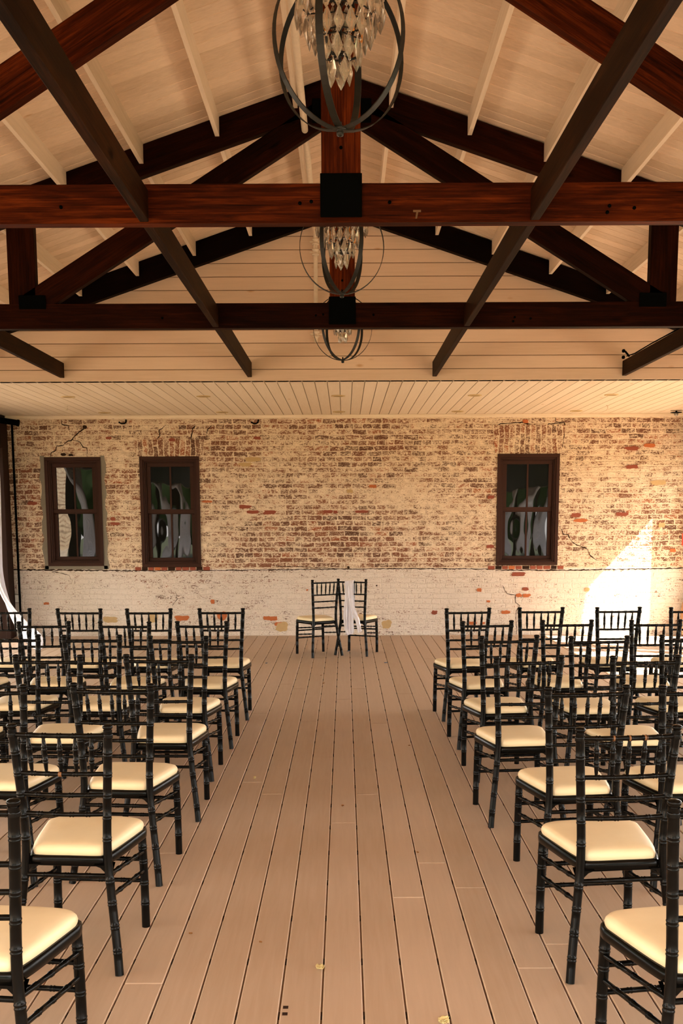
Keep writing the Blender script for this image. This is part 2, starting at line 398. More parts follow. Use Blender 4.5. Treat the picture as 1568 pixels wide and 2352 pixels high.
# ------------------------------------------------------------------ brick wall
WINS = [(-4.140, -3.362, 0.990, 2.488), (-2.828, -2.003, 0.970, 2.493), (2.110, 2.965, 0.980, 2.511)]
wb = MB()
xs = [-5.4] + [c for w_ in WINS for c in w_[:2]] + [5.6]
TH_W = 0.30
for i in range(len(xs) - 1):
    x0, x1 = xs[i], xs[i + 1]
    if i % 2 == 0: wb.box((x0, YW, -0.1), (x1, YW + TH_W, 3.4))
    else:
        _, _, z0, z1 = WINS[i // 2]
        wb.box((x0, YW, -0.1), (x1, YW + TH_W, z0)); wb.box((x0, YW, z1), (x1, YW + TH_W, 3.4))
wall = struct(wb.build('wall_back', M['brick']))
AX = math.tan(TH)
Rm = cam.matrix_world.to_3x3(); Cp = Vector((0, 0, EYE)); CYP = 1187 + F_PX * math.tan(TH)
def wpt(u, v, y=YW):
    """point on the plane Y = y that the survey of the photograph gives for a mark there"""
    d = Rm @ Vector(((u - 784) / F_PX, -(v - CYP) / F_PX, -1.0)); t = y / d.y; p = Cp + d * t
    return p.x, p.z
def ribbon(pts, wd, name='crack', mat='crack', y=YW, th=0.004, seed=0):
    r = random.Random(seed); mb = MB()
    P = [Vector(wpt(*p)) for p in pts]; Q = []
    for a_, b2 in zip(P, P[1:]):
        n = max(2, int((b2 - a_).length / 0.03))
        for i in range(n): 
            q = a_.lerp(b2, i / n); Q.append(q + Vector((r.uniform(-1, 1), r.uniform(-1, 1))) * 0.006)
    Q.append(P[-1]); n = len(Q); up = []; dn = []
    for i, q in enumerate(Q):
        t = (Q[min(i + 1, n - 1)] - Q[max(i - 1, 0)]).normalized(); nn = Vector((-t.y, t.x))
        ww = wd * 1.35 * r.uniform(0.35, 1.2) * (0.4 if i in (0, n - 1) else 1)
        up.append(q + nn * ww / 2); dn.append(q - nn * ww / 2)
    for i in range(n - 1):
        quad = [up[i], up[i + 1], dn[i + 1], dn[i]]
        mb.add([(p.x, y - th, p.y) for p in quad], [(0, 1, 2, 3)])
    return mb.build(name, M[mat], wall)
def z1_(pts, ox, oy, s): return [(ox + x * s, oy + y_ * s) for x, y_ in pts]
A1 = lambda p: z1_(p, 0, 940, 0.3316)
A2 = lambda p: z1_(p, 1068, 940, 0.3189)
for i, (p, wd) in enumerate([
    (A1([(425, 75), (430, 105), (475, 115), (480, 150)]), .010), (A1([(590, 125), (560, 150), (510, 190), (505, 210), (460, 225), (440, 250), (395, 255), (385, 285), (355, 300), (352, 330)]), .012),
    (A1([(505, 210), (550, 225), (575, 260), (600, 270), (605, 330)]), .010), (A1([(1150, 110), (1105, 145), (1105, 180), (1085, 210)]), .010),
    (A1([(1355, 110), (1335, 135), (1325, 180), (1325, 230), (1315, 280)]), .013), (A1([(1465, 115), (1435, 145), (1430, 190)]), .009),
    (A1([(355, 1120), (480, 1150), (490, 1180)]), .006), (A1([(1130, 1135), (1160, 1180)]), .006),
    (A2([(230, 320), (218, 215), (225, 125), (255, 105), (410, 95), (465, 110), (465, 205), (445, 230), (445, 320)]), .013), (A2([(650, 60), (655, 90), (715, 95), (710, 210), (690, 320)]), .012),
    (A2([(580, 130), (600, 105), (700, 100)]), .009),
    (A2([(690, 860), (705, 900), (740, 905), (775, 965), (835, 985), (880, 1010), (900, 1060), (960, 1090)]), .010),
    (A2([(270, 1270), (300, 1330), (365, 1340), (360, 1390), (390, 1410), (365, 1470), (370, 1620)]), .008),
    ([(630, 1300), (780, 1306)], .006), ([(1020 * .3954, 1360), (1030 * .3954, 1376), (1000 * .3954, 1392)], .006)]):
    ribbon(p, wd, seed=i)
ribbon([(10, 1308.5), (90, 1309), (318, 1311)], .016, 'ledge_line', seed=40)
ribbon([(318, 1311), (462, 1311), (620, 1309), (900, 1306), (1137, 1307)], .010, 'ledge_line', seed=41)
ribbon([(1137, 1309), (1290, 1310), (1568, 1305)], .012, 'ledge_line', seed=42)
# bare bricks and filler patches
def patch(u, v, wd, h, mat, name, seed, rect=0.75):
    r = random.Random(seed); x, z = wpt(u, v); sx, sz = wd / 162 / 2, h / 162 / 2; pts = []
    for k in range(14):
        a = 2 * PI * k / 14; c, s_ = math.cos(a), math.sin(a); q = 1 / max(abs(c), abs(s_)); q = 1 + (q - 1) * rect
        q *= r.uniform(0.74, 1.10); pts.append((x + sx * c * q, z + sz * s_ * q))
    mb = MB(); mb.prism(pts, YW - 0.003 - 0.0002 * (seed % 50), YW + 0.001); return mb.build(name, M[mat], wall)
PT = [(580, 1055, 36, 11, 'tan'), (563, 1067, 32, 9, 'tan'), (562, 1164, 28, 9, 'redbrick'), (475, 1152, 28, 5, 'orange'), (582, 1176, 30, 9, 'redbrick'), (619, 1177, 30, 9, 'redbrick'),
      (753, 1175, 22, 8, 'redbrick'), (770, 1176, 11, 8, 'redbrick'), (830, 1175, 32, 7, 'redbrick'), (803, 1128, 15, 9, 'tan'), (856, 1117, 19, 7, 'orange'), (628, 1421, 18, 11, 'orange'),
      (640, 1433, 20, 10, 'orange'), (647, 1440, 30, 24, 'tan'), (888, 1434, 24, 20, 'tan'), (107, 1386, 13, 6, 'orange'), (488, 1382, 10, 11, 'orange'), (417, 1420, 36, 12, 'orange'), (253, 1423, 36, 15, 'tan'),
      (350, 1419, 24, 26, 'tan'), (510, 1415, 22, 20, 'orange'), (613, 1420, 18, 10, 'orange'), (1191, 1367, 14, 9, 'orange'), (1208, 1368, 19, 9, 'orange'), (1160, 1406, 22, 8, 'orange'), (997, 1407, 14, 10, 'redbrick'),
      (1121, 1381, 9, 5, 'orange'), (1084, 1431, 20, 8, 'orange'), (1110, 1431, 8, 6, 'orange'), (1100, 1355, 12, 9, 'orange'), (1334, 1195, 34, 8, 'orange'), (1451, 1072, 32, 9, 'redbrick'), (1323, 1183, 26, 9, 'redbrick'),
      (1428, 1181, 30, 8, 'redbrick'), (1511, 1109, 36, 12, 'tan'), (1519, 1206, 15, 11, 'tan'), (1189, 1319, 34, 9, 'redbrick'), (1206, 1353, 16, 8, 'redbrick'), (1544, 1264, 14, 9, 'orange'), (1348, 1354, 14, 9, 'tan'),
      (74, 1156, 23, 9, 'redbrick'), (260, 1192, 12, 8, 'redbrick'), (265, 1203, 24, 7, 'redbrick'), (1206, 968, 14, 8, 'orange'), (705, 1355, 5, 4, 'orange'), (1125, 1255, 20, 9, 'redbrick'), (1450, 1030, 34, 9, 'redbrick'),
      (1490, 1023, 30, 9, 'orange'), (1127, 1142, 16, 8, 'redbrick'), (395, 1010, 16, 8, 'redbrick'), (590, 1006, 18, 7, 'redbrick'), (250, 1006, 14, 6, 'redbrick')]
for i, (u, v, wd, h, mt) in enumerate(PT): patch(u, v, wd, h, mt, 'filler_patch' if mt == 'tan' else 'bare_brick', i)
for i, (u, v, wd, h) in enumerate([(865, 1345, 4, 4), (800, 1303, 6, 6), (195, 981, 10, 8), (145, 1044, 14, 7), (163, 1045, 10, 6)]): patch(u, v, wd, h, 'crack', 'dark_hole', 90 + i, 0.2)
# soldier course lintels and sills
for (x0, x1, z0, z1, top) in ((-2.87, -1.96, 2.493, 2.72, 0.03), (2.08, 2.98, 2.511, 2.715, 0.03), (2.05, 3.01, 2.725, 2.90, 0.02)):
    mb = MB(); mb.prism([(x0, z0), (x1, z0), (x1 + top, z1), (x0 - top, z1)], YW - 0.006, YW + 0.01); mb.build('brick_lintel', M['lintel'], wall)
for (x0, x1) in ((-2.93, -1.90), (2.0, 3.05)):
    x = x0; k = 0
    while x < x1:
        wd = 0.085 + rnd.uniform(-.01, .012); mb = MB(); mb.box((x, YW - 0.008, 0.925), (x + wd, YW + 0.004, 0.972), 0, 0.004)
        mb.build('sill_brick', M[['redbrick', 'crack', 'redbrick', 'orange'][k % 4] if k % 7 else 'redbrick'], wall); x += wd + 0.012; k += 1
# iron anchor hooks at the wall head
for (u, v) in ((282, 966), (585, 966)):
    x, z = wpt(u, v); mb = MB()
    mb.tube([(x + 0.05 * math.cos(a), YW - 0.03 - 0.02 * math.sin(a * 2), z + 0.045 * math.sin(a)) for a in [(-PI * 0.85 + i * PI * 0.9 / 8) for i in range(9)]], 0.010, 8)
    tag(mb.build('iron_hook', M['steel']), 'curved black iron hook under the ceiling trim, ' + ('between the two shaded windows' if u < 400 else 'toward the middle of the brick wall'), 'hook')

# windows
for i, (x0, x1, z0, z1) in enumerate(WINS):
    wn = empty('window_%d' % (i + 1), ((x0 + x1) / 2, YW, z0)); struct(wn)
    ox, oz = (x0 + x1) / 2, z0
    def part(name, mb, mat): return mb.build(name, M[mat], wn)
    def fr(mb, a, b_, c, d, wd, y0, y1, bev=0.003):    # rectangular ring
        a, b_, c, d = a - ox, b_ - ox, c - oz, d - oz
        mb.box((a, y0, c), (b_, y1, c + wd), 0, bev); mb.box((a, y0, d - wd), (b_, y1, d), 0, bev)
        mb.box((a, y0, c + wd), (a + wd, y1, d - wd), 0, bev); mb.box((b_ - wd, y0, c + wd), (b_, y1, d - wd), 0, bev)
    out = 0.0 if i else 0.03
    mb = MB()
    fr(mb, x0, x1, z0, z1, 0.045, -0.02, 0.10); fr(mb, x0 + .045, x1 - .045, z0 + .04, z1 - .045, 0.022, -0.002, 0.10); fr(mb, x0 + .067, x1 - .067, z0 + .062, z1 - .067, 0.016, 0.016, 0.12)
    part('window_frame', mb, 'frame')
    gx0, gx1, gz0, gz1 = x0 + .14, x1 - .14, z0 + .135, z1 - .145; zm = (gz0 + gz1) / 2 + 0.01
    mb = MB(); fr(mb, x0 + .083, x1 - .083, zm - .02, z1 - .083, 0.055, 0.045, 0.085); mb.box((-.012, 0.05, zm - oz + .02), (.012, 0.08, z1 - .13 - oz), 0, .003)
    part('upper_sash', mb, 'frame')
    mb = MB(); fr(mb, x0 + .083, x1 - .083, z0 + .078, zm + .018, 0.050, 0.075, 0.115); mb.box((-.012, 0.08, z0 + .12 - oz), (.012, 0.11, zm - oz), 0, .003)
    part('lower_sash', mb, 'frame')
    mb = MB(); mb.box((x0 + .10 - ox, 0.066, zm - oz), (x1 - .10 - ox, 0.07, z1 - .10 - oz)); part('pane', mb, 'glass')
    mb = MB(); mb.box((x0 + .10 - ox, 0.097, z0 + .10 - oz), (x1 - .10 - ox, 0.101, zm - oz)); part('pane', mb, 'glass')
    mb = MB(); mb.box((x0 - ox, 0.2, 0), (x1 - ox, 0.29, z1 - z0)); part('blind_backing', mb, 'steel')  # added black sheet stands in for the unlit room behind the glass
# cement fill round the first window
r = random.Random(3); x0, x1, z0, z1 = WINS[0]; mb = MB()
def rag(x, z, dx, dz, amp=0.012): return (x + dx * r.uniform(-amp, amp) , z + dz * r.uniform(-amp, amp))
for side, (a, b_) in enumerate(((x0 - 0.062, x0 + .002), (x1 - .002, x1 + 0.055))):
    n = 26; P = []
    for k in range(n + 1):
        z = z0 - 0.045 + (z1 + 0.02 - z0 + 0.045) * k / n; jx = 0.013 * math.sin(k * 1.1 + side) + r.uniform(-.009, .009)
        P.append((z, jx))
    for (za, ja), (zb, jb) in zip(P, P[1:]):
        if side == 0: q = [(a + ja, za), (b_, za), (b_, zb), (a + jb, zb)]
        else: q = [(a, za), (b_ + ja, za), (b_ + jb, zb), (a, zb)]
        mb.add([(x, YW - 0.005, z) for x, z in q], [(0, 1, 2, 3)])
P = [r.uniform(-.006, .006) for _ in range(21)]
for k in range(20):
    xa = x0 - .05 + (x1 - x0 + .1) * k / 20; xb = x0 - .05 + (x1 - x0 + .1) * (k + 1) / 20
    mb.add([(xa, YW - .005, z0 - .048 + P[k]), (xb, YW - .005, z0 - .048 + P[k + 1]), (xb, YW - .005, z0 + .003), (xa, YW - .005, z0 + .003)], [(0, 1, 2, 3)])
o = mb.build('cement_fill', M['mortar'], wall)

# ------------------------------------------------------------------ flat ceiling, gable, roof
PW = 0.1305
def groove_profile(a, b_, step, off, g=0.0045, d=0.009):
    pts = [(a, 0.0)]; k = math.ceil((a - off) / step)
    while off + k * step < b_:
        c = off + k * step
        if c - g > a and c + g < b_: pts += [(c - g, 0.0), (c - g * .3, d), (c + g * .3, d), (c + g, 0.0)]
        k += 1
    return pts + [(b_, 0.0)]
mb = MB(); pr = groove_profile(-HX, HXR, PW, -0.046)
mb.add([(x, yy, ZS + d) for yy in (YG, YW) for x, d in pr], [(i, i + 1, i + 1 + len(pr), i + len(pr)) for i in range(len(pr) - 1)])
mb.box((-HX, YG + .02, ZS + .02), (HXR, YW, ZS + .08))
ceil_flat = struct(mb.build('ceiling_flat', M['soffit']))
mb = MB(); mb.box((-HX + .03, YW - 0.022, ZS - 0.046), (HXR, YW + .001, ZS - 0.0005), 0, 0.004)
struct(mb.build('trim_1', M['trimw']))
mb = MB(); pr = groove_profile(ZS, ZR + .02, PW, ZS + 0.114)
def gx(z, s): return s * min(5.6 if z > 3.2 else HX, max(0.0, (ZR + .01 - z) / SL))
mb.add([(gx(z, s) if abs(gx(z, s)) < 5 else s * 4.75, YG + d, z) for z, d in pr for s in (-1, 1)], [(2 * i, 2 * i + 1, 2 * i + 3, 2 * i + 2) for i in range(len(pr) - 1)])
mb.prism([(-4.74, ZS), (4.84, ZS), (4.84, roof(4.84) - .01), (0, ZR - .005), (-4.74, roof(4.74) - .01)], YG + .012, YG + .10)
struct(mb.build('wall_gable', M['gable']))
# roof: boards run up the slope, joints every board width along the hall
rf = struct(empty('ceiling_roof', (0, 0, ZR)))
EAVE = 5.55
for s in (-1, 1):
    mb = MB(); pr = groove_profile(YB, YW + .5, PW, 0.03)
    vs = []
    for yy, d in pr:
        vs += [(0, yy, d), (s * EAVE, yy, -SL * EAVE + d)]
    mb.add(vs, [(2 * i, 2 * i + 1, 2 * i + 3, 2 * i + 2) for i in range(len(pr) - 1)])
    mb.add([(0, YB, .02), (s * EAVE, YB, .02 - SL * EAVE), (s * EAVE, YW + .5, .02 - SL * EAVE), (0, YW + .5, .02), (0, YB, .12), (s * EAVE, YB, .12 - SL * EAVE), (s * EAVE, YW + .5, .12 - SL * EAVE), (0, YW + .5, .12)],
           [(0, 1, 2, 3), (4, 7, 6, 5), (0, 4, 5, 1), (3, 2, 6, 7), (1, 5, 6, 2)])
    mb.build('roof_boards', M['roofboard'], rf)
TY = [2.34, 4.99, 7.66]; TT = 0.075
bays = [(TY[0] + TT, TY[1]), (TY[1] + TT, TY[2]), (TY[2] + TT, YG - 0.09), (YB, TY[0])]
for bi, (ya, yb) in enumerate(bays):
    for s in (-1, 1):
        for xi, x in enumerate((0.352, 0.932, 1.498, 2.075, 2.655, 3.235, 3.815, 4.395)):
            if bi == 3 and xi > 5: continue
            mb = MB(); dx = .0155
            zz = lambda q: -SL * abs(q) - 0.0005
            xa, xb = s * x - dx, s * x + dx
            zb = -SL * x - 0.137
            vs = [(xa, ya, zb), (xb, ya, zb), (xb, ya, zz(xb)), (xa, ya, zz(xa)), (xa, yb, zb), (xb, yb, zb), (xb, yb, zz(xb)), (xa, yb, zz(xa))]
            mb.add(vs, [(0, 3, 2, 1), (4, 5, 6, 7), (0, 1, 5, 4), (1, 2, 6, 5), (3, 0, 4, 7)])
            mb.build('purlin', M['purlin'], rf)

# ------------------------------------------------------------------ trusses
def beam_mesh(ln, wd, h, bev=0.004, mat='beam'):
    """timber along +X from 0 to ln, width along Y, height along Z"""
    mb = MB(); mb.box((0, -wd / 2, -h / 2), (ln, wd / 2, h / 2), 0, bev); return mb.mesh('timber', [M[mat]])
def beam(name, p0, p1, wd, h, parent=None, mat='beam'):
    """wd along world Y for members lying in XZ"""
    p0, p1 = Vector(p0), Vector(p1); d = p1 - p0
    o = link(name, beam_mesh(d.length, wd, h, mat=mat), parent)
    x = d.normalized(); yv = Vector((0, 1, 0)) if abs(x.y) < .9 else Vector((-1, 0, 0)); z = x.cross(yv).normalized(); yv = z.cross(x)
    o.matrix_local = Matrix.Translation(p0) @ Matrix((x, yv, z)).transposed().to_4x4()
    return o
ZC0, ZC1 = 3.08, 3.262
def make_truss(y):
    t = empty('roof_truss', (CXL, y, 0)); h = TT / 2
    K = lambda o: kid(t, o)
    K(beam('bottom_chord', (-4.66, h, (ZC0 + ZC1) / 2), (4.80, h, (ZC0 + ZC1) / 2), TT, ZC1 - ZC0, t))
    K(beam('king_post', (0, h - .004, ZC1 - .1), (0, h - .004, ZR - .10), TT + .012, 0.19, t))
    for s in (-1, 1):
        zc = ZR - 0.118
        a = 1 / math.cos(math.atan(SL))
        K(beam('top_chord', (s * 0.0, h, zc), (s * 4.72, h, zc - SL * 4.72), TT - .004, 0.222 / a, t))
        K(beam('strut', (s * 2.40, h - .001, 4.702 - .6136 * 2.40), (s * 0.09, h - .001, 4.702 - .6136 * 0.09), TT - .006, 0.183, t))
        xq = s * 2.413; K(beam('queen_post', (xq, h + .001, ZC1 - .03), (xq, h + .001, roof(2.413) - .15), TT - .002, 0.205, t))
        mb = MB(); mb.box((s * 2.338 - .101, -.012, 3.222), (s * 2.338 + .101, -.0015, 3.322), 0, .002); K(mb.build('steel_plate', M['steel'], t))
        mb = MB(); mb.box((s * 0.155 - .062, -.010, ZR - .36), (s * 0.155 + .062, -.002, ZR - .19), 0, .002); K(mb.build('steel_plate', M['steel'], t))
    mb = MB(); mb.box((-.101, -.016, 3.100), (.101, -.0105, 3.303), 0, .002); K(mb.build('steel_plate', M['steel'], t))
    # bolt heads
    for (x, z) in ((-.2, 3.168), (-.145, 3.176), (.235, 3.171), (-1.36, 3.155), (1.30, 3.15), (1.42, 3.14), (.0, 3.42), (.95, 3.12), (1.29, 3.12)):
        mb = MB(); mb.lathe([(0.0001, -.0), (.0085, .0), (.0085, .005), (.0001, .006)], (0, 0, 0), 10); o = K(mb.build('bolt', M['steel'], t)); o.location = (x, -.0015, z); o.rotation_euler = (PI / 2, 0, 0)
        if abs(x) < .01: o.location.y = -.008
    return t
t1 = make_truss(TY[1]); tag(t1, 'large red-brown timber roof truss whose chord spans full picture width above aisle', 'roof truss', 'king post trusses')
t0 = copy_tree(t1); t0.location = (CXL, TY[0], 0); tag(t0, 'overhead timber roof truss in front of the first chandelier', 'roof truss', 'king post trusses')
t2 = copy_tree(t1); t2.location = (CXL, TY[2], 0); 
for k in KIDS[t2.name]:
    if not k.name.startswith(('king', 'steel', 'bolt')):
        k.data = k.data.copy(); k.data.materials[0] = M['beamdark']
tag(t2, 'darker timber roof truss with queen posts in view, between second and third chandelier', 'roof truss', 'king post trusses')
mx, mz = wpt(957, 493, TY[1] - .002); mb = MB()
mb.box((mx - .018 - CXL, -.0018, mz + .012), (mx + .020 - CXL, -.0006, mz + .022)); mb.prism([(mx - .003 - CXL, mz + .012), (mx + .007 - CXL, mz + .012), (mx + .001 - CXL, mz - .018), (mx - .007 - CXL, mz - .018)], -.0018, -.0006)
mb.build('scuff_mark', M['scuff'], t1)
# rafters against the gable
for s, nm in ((-1, 'shaded'), (1, 'sunlit')):
    yg = YG - .045
    o = beam('rafter', (CXL + s * 0.045, yg, ZR - .122 - SL * .045), (CXL + s * 4.72, yg, ZR - .122 - SL * 4.72), .084, .222, mat='beamblack')
    tag(o, 'very dark sloping rafter against the white gable boards, %s side' % nm, 'rafter')
# tie beams running toward the wall
def tie(x, ya, yb, label):
    o = beam('tie_beam', (x, ya, 3.160), (x, yb, 3.160), 0.045, 0.15, mat='beambrown'); tag(o, label, 'beam', 'tie beams between the trusses'); return o
# local Z of these is vertical
for s, nm in ((-1, 'shaded'), (1, 'sunlit')):
    x = CXL + s * 0.958 if s < 0 else CXL + 0.94
    tie(x, TY[0] + TT + .001, TY[1] - .0005, 'dark timber tie beam overhead in front of the large truss, %s side' % nm)
    tie(x, TY[1] + TT + .001, TY[2] - .0005, 'dark timber tie beam between the large truss and the darker truss, %s side' % nm)
    tie(x, TY[2] + TT + .001, YG - .001, 'dark timber tie beam from darker truss to gable, near the third chandelier, %s side' % nm)
    tie(CXL + s * 2.885, TY[2] + TT + .001, YG - .001, 'outer dark timber tie beam ending on gable boards, %s side' % nm)

# sprinkler pipe
mb = MB(); px, pz = -0.284, 4.492
mb.tube([(px, YB + .2, pz), (px, YG - .16, pz)], .024, 12)
mb.tube([(px, YG - .16, pz), (px, YG - .07, pz - .02), (px, YG - .055, pz - .08), (px, YG - .055, 3.42)], .021, 12)
pp = mb.build('sprinkler_pipe', M['pipe']); tag(pp, 'cream painted sprinkler pipe along ridge, turning down the gable boards beside chandeliers', 'pipe')
for z in (4.40, 4.30, 3.50):
    mb = MB(); mb.lathe([(.022, -.03), (.034, -.03), (.036, -.018), (.026, -.012), (.026, .012), (.036, .018), (.034, .03), (.022, .03)], (px, YG - .055, z), 14)
    mb.box((px - .06, YG - .065, z - .008), (px + .06, YG - .045, z + .008), 0, .003); mb.build('pipe_clamp', M['pipe'], pp)

# ------------------------------------------------------------------ recessed lamps and sprinklers in the flat ceiling
LN = ['at the shaded end', 'second from the shaded end', 'in the middle', 'second from the sunlit end', 'at the sunlit end']
for row, (yy, nm) in enumerate(((11.62, 'row off the wall'), (13.36, 'row beside brick wall'))):
    for i, x in enumerate((-3.2, -1.63, -.07, 1.51, 3.09)):
        e = empty('ceiling_lamp', (x, yy, ZS)); tag(e, 'round recessed ceiling lamp, %s, %s' % (LN[i], nm), 'ceiling lamp', 'recessed lamps in the flat ceiling')
        mb = MB(); mb.lathe([(.056, -.002), (.060, -.008), (.080, -.006), (.082, .001)], (0, 0, 0), 24); mb.build('lamp_trim', M['lamptrim'], e)
        mb = MB(); mb.lathe([(.058, -.004), (.040, -.001), (.0001, -.0005)], (0, 0, 0), 24); mb.build('lens', M['lampdark'], e)
for (x, yy, lb) in ((-3.49, 12.58, 'tiny pendant sprinkler head in flat ceiling above the shaded windows'), (3.34, 12.72, 'tiny pendant sprinkler head in flat ceiling above the sunlit window')):
    mb = MB(); mb.lathe([(.0001, 0), (.02, 0), (.02, -.004), (.007, -.006), (.007, -.03), (.004, -.04), (.004, -.05), (.018, -.051), (.018, -.054), (.0001, -.055)], (x, yy, ZS), 12)
    tag(mb.build('sprinkler', M['pipe']), lb, 'sprinkler')
e = empty('ceiling_fixture', (4.42, 13.35, ZS)); tag(e, 'small dark round fixture hanging from flat ceiling in sunlit corner by brick wall', 'ceiling fixture')
mb = MB(); mb.lathe([(.0001, 0), (.075, 0), (.078, -.006), (.0001, -.007)], (0, 0, 0), 20); mb.build('ceiling_plate', M['pipe'], e)
mb = MB(); mb.lathe([(.0001, -.006), (.012, -.006), (.012, -.022), (.075, -.026), (.075, -.03), (.03, -.036), (.0001, -.036)], (0, 0, 0), 20); mb.build('shade', M['steel'], e)
mb = MB(); mb.lathe([(.022, -.036), (.026, -.05), (.02, -.068), (.0001, -.075)], (0, 0, 0), 16); mb.build('dome', M['greybox'], e)

# ------------------------------------------------------------------ side frames: posts and headers
def side_post(x, y, wd, dp, name, lab):
    mb = MB(); mb.box((x - wd / 2, y - dp / 2, 0.001), (x + wd / 2, y + dp / 2, 3.05), 0, .006)
    o = mb.build('post', M['frame2']); tag(o, lab, 'post'); return o
PY = [11.9, 10.28, 7.66, 4.99, 2.34, -0.32]
NP = ['between the flat ceiling bays', 'under the gable', 'under the darker truss', 'under the large truss', 'beside the last chair rows', 'by the open end']
mb = MB(); mb.box((-HX - .16, YB, 2.55), (-HX - .02, YW, roof(HX + .1)), 0, .005); mb.box((-HX - .02, YG, 3.0), (-HX + .02, YW, ZS + .0), 0, .004)
struct(mb.build('trim_2', M['frame2']))
mb = MB(); mb.box((HXR, YB, 2.37), (HXR + .14, YW, roof(HXR + .1)), 0, .005); struct(mb.build('trim_3', M['frame2']))
for i, y in enumerate(PY):
    side_post(-HX - .09, y, .14, .14, '', 'brown square post on the shaded side ' + NP[i])
    side_post(HXR + .07, y, .14, .14, '', 'brown square post on the sunlit side ' + NP[i])
# corner post left, with moulding, and the thin pipe beside it
e = empty('corner_post', (-HX, 13.50, 0)); tag(e, 'dark brown moulded corner post where shaded side meets the brick wall', 'post')
mb = MB(); mb.box((-.16, -.10, 0), (.055, .20, 3.0), 0, .006); mb.build('shaft', M['frame2'], e)
mb = MB(); mb.box((.02, -.13, 0), (.09, -.10, 2.6), 0, .006); mb.box((.055, -.10, 0), (.075, .05, 2.6), 0, .006); mb.build('moulding', M['frame2'], e)
mb = MB(); mb.tube([(-4.545, 13.66, 0), (-4.545, 13.66, 2.98)], .016, 10); tag(mb.build('conduit_pipe', M['steel']), 'thin dark conduit running up the brick beside the shaded corner post', 'pipe')
mb = MB(); mb.tube([(-4.60, 13.375, 2.956), (-4.38, 13.43, 2.925)], .040, 14); mb.tube([(-4.395, 13.428, 2.927), (-4.37, 13.431, 2.923)], .046, 14)
tag(mb.build('floodlight', M['steel']), 'dark cylindrical floodlight under flat ceiling in the shaded corner', 'lamp')
mb = MB(); mb.box((HXR - .005, 13.565, 0), (HXR + .14, YW - .002, 3.04), 0, .006); o = mb.build('corner_post', M['frame2']); tag(o, 'brown corner post where sunlit side meets the brick wall', 'post')
# outlet box on the wall
e = empty('outlet_box', (-4.60, YW, .54)); tag(e, 'small grey weatherproof outlet box low on brick wall in the shaded corner', 'outlet box')
mb = MB(); mb.box((-.02, -.045, -.055), (.06, 0, .055), 0, .006); mb.build('housing', M['greybox'], e)
mb = MB(); mb.box((-.015, -.055, -.05), (.045, -.046, .05), 0, .003); mb.build('cover', M['white'], e)
# red sign
e = empty('wall_sign', (4.735, YW, 1.33)); tag(e, 'small red sign plate on brick wall at the sunlit edge', 'sign')
mb = MB(); mb.box((-.045, -.006, -.085), (.08, -.0005, .085), 0, .002); mb.build('plate', M['red'], e)
mb = MB(); mb.box((-.02, -.008, -.04), (.06, -.0062, .03), 0, 0); mb.box((-.01, -.0095, -.025), (.05, -.0082, -.005), 1, 0); mb.box((-.01, -.0095, .005), (.05, -.0082, .015), 1, 0); mb.build('pictogram', [M['white'], M['steel']], e)
# wooden panel at the right edge
e = empty('wooden_cabinet', (4.92, 13.50, 0)); tag(e, 'brown wooden cabinet with rounded shoulder beside brick wall at the sunlit edge', 'cabinet')
mb = MB(); prof = [(-.26, .03), (.26, .03), (.26, .56)] + [(.0 - .26 + .16 - .16 * math.sin(a), .40 + .16 * math.cos(a)) for a in [0, .4, .8, 1.2, PI / 2]]
mb.prism(prof, -.05, .05); mb.build('body', M['oak'], e)
mb = MB(); mb.box((-.20, -.062, .10), (.22, -.051, .38), 0, .004); mb.build('door', M['oak'], e)
# cable and two lamp sockets on the right outer tie beam
mb = MB(); mb.tube([(2.86, YG - .12, 3.262), (2.86, YG - .4, 3.245), (2.86, YG - .9, 3.25), (2.87, TY[2] + .3, 3.244)], .006, 6)
mb.tube([(2.86, YG - .20, 3.25), (2.85, YG - .10, 3.31)], .010, 8)
for z in (3.325, 3.262): mb.lathe([(.0001, -.018), (.014, -.014), (.018, 0), (.014, .014), (.0001, .018)], (2.845, YG - .05, z), 12)
tag(mb.build('lamp_cable', M['steel']), 'black cable with two round bulbs lying on outer tie beam, sunlit side', 'cable')
mb = MB()
for dz in (-.02, .03): mb.lathe([(.0001, -.022), (.018, -.016), (.024, 0), (.018, .016), (.0001, .022)], (-3.56 + dz, YG - .06, 3.32 - dz), 12)
mb.tube([(-3.56, YG, 3.32), (-3.56, YG - .05, 3.32)], .014, 8)
tag(mb.build('security_lamp', M['white']), 'small white twin lamp on gable boards at the shaded edge', 'lamp')

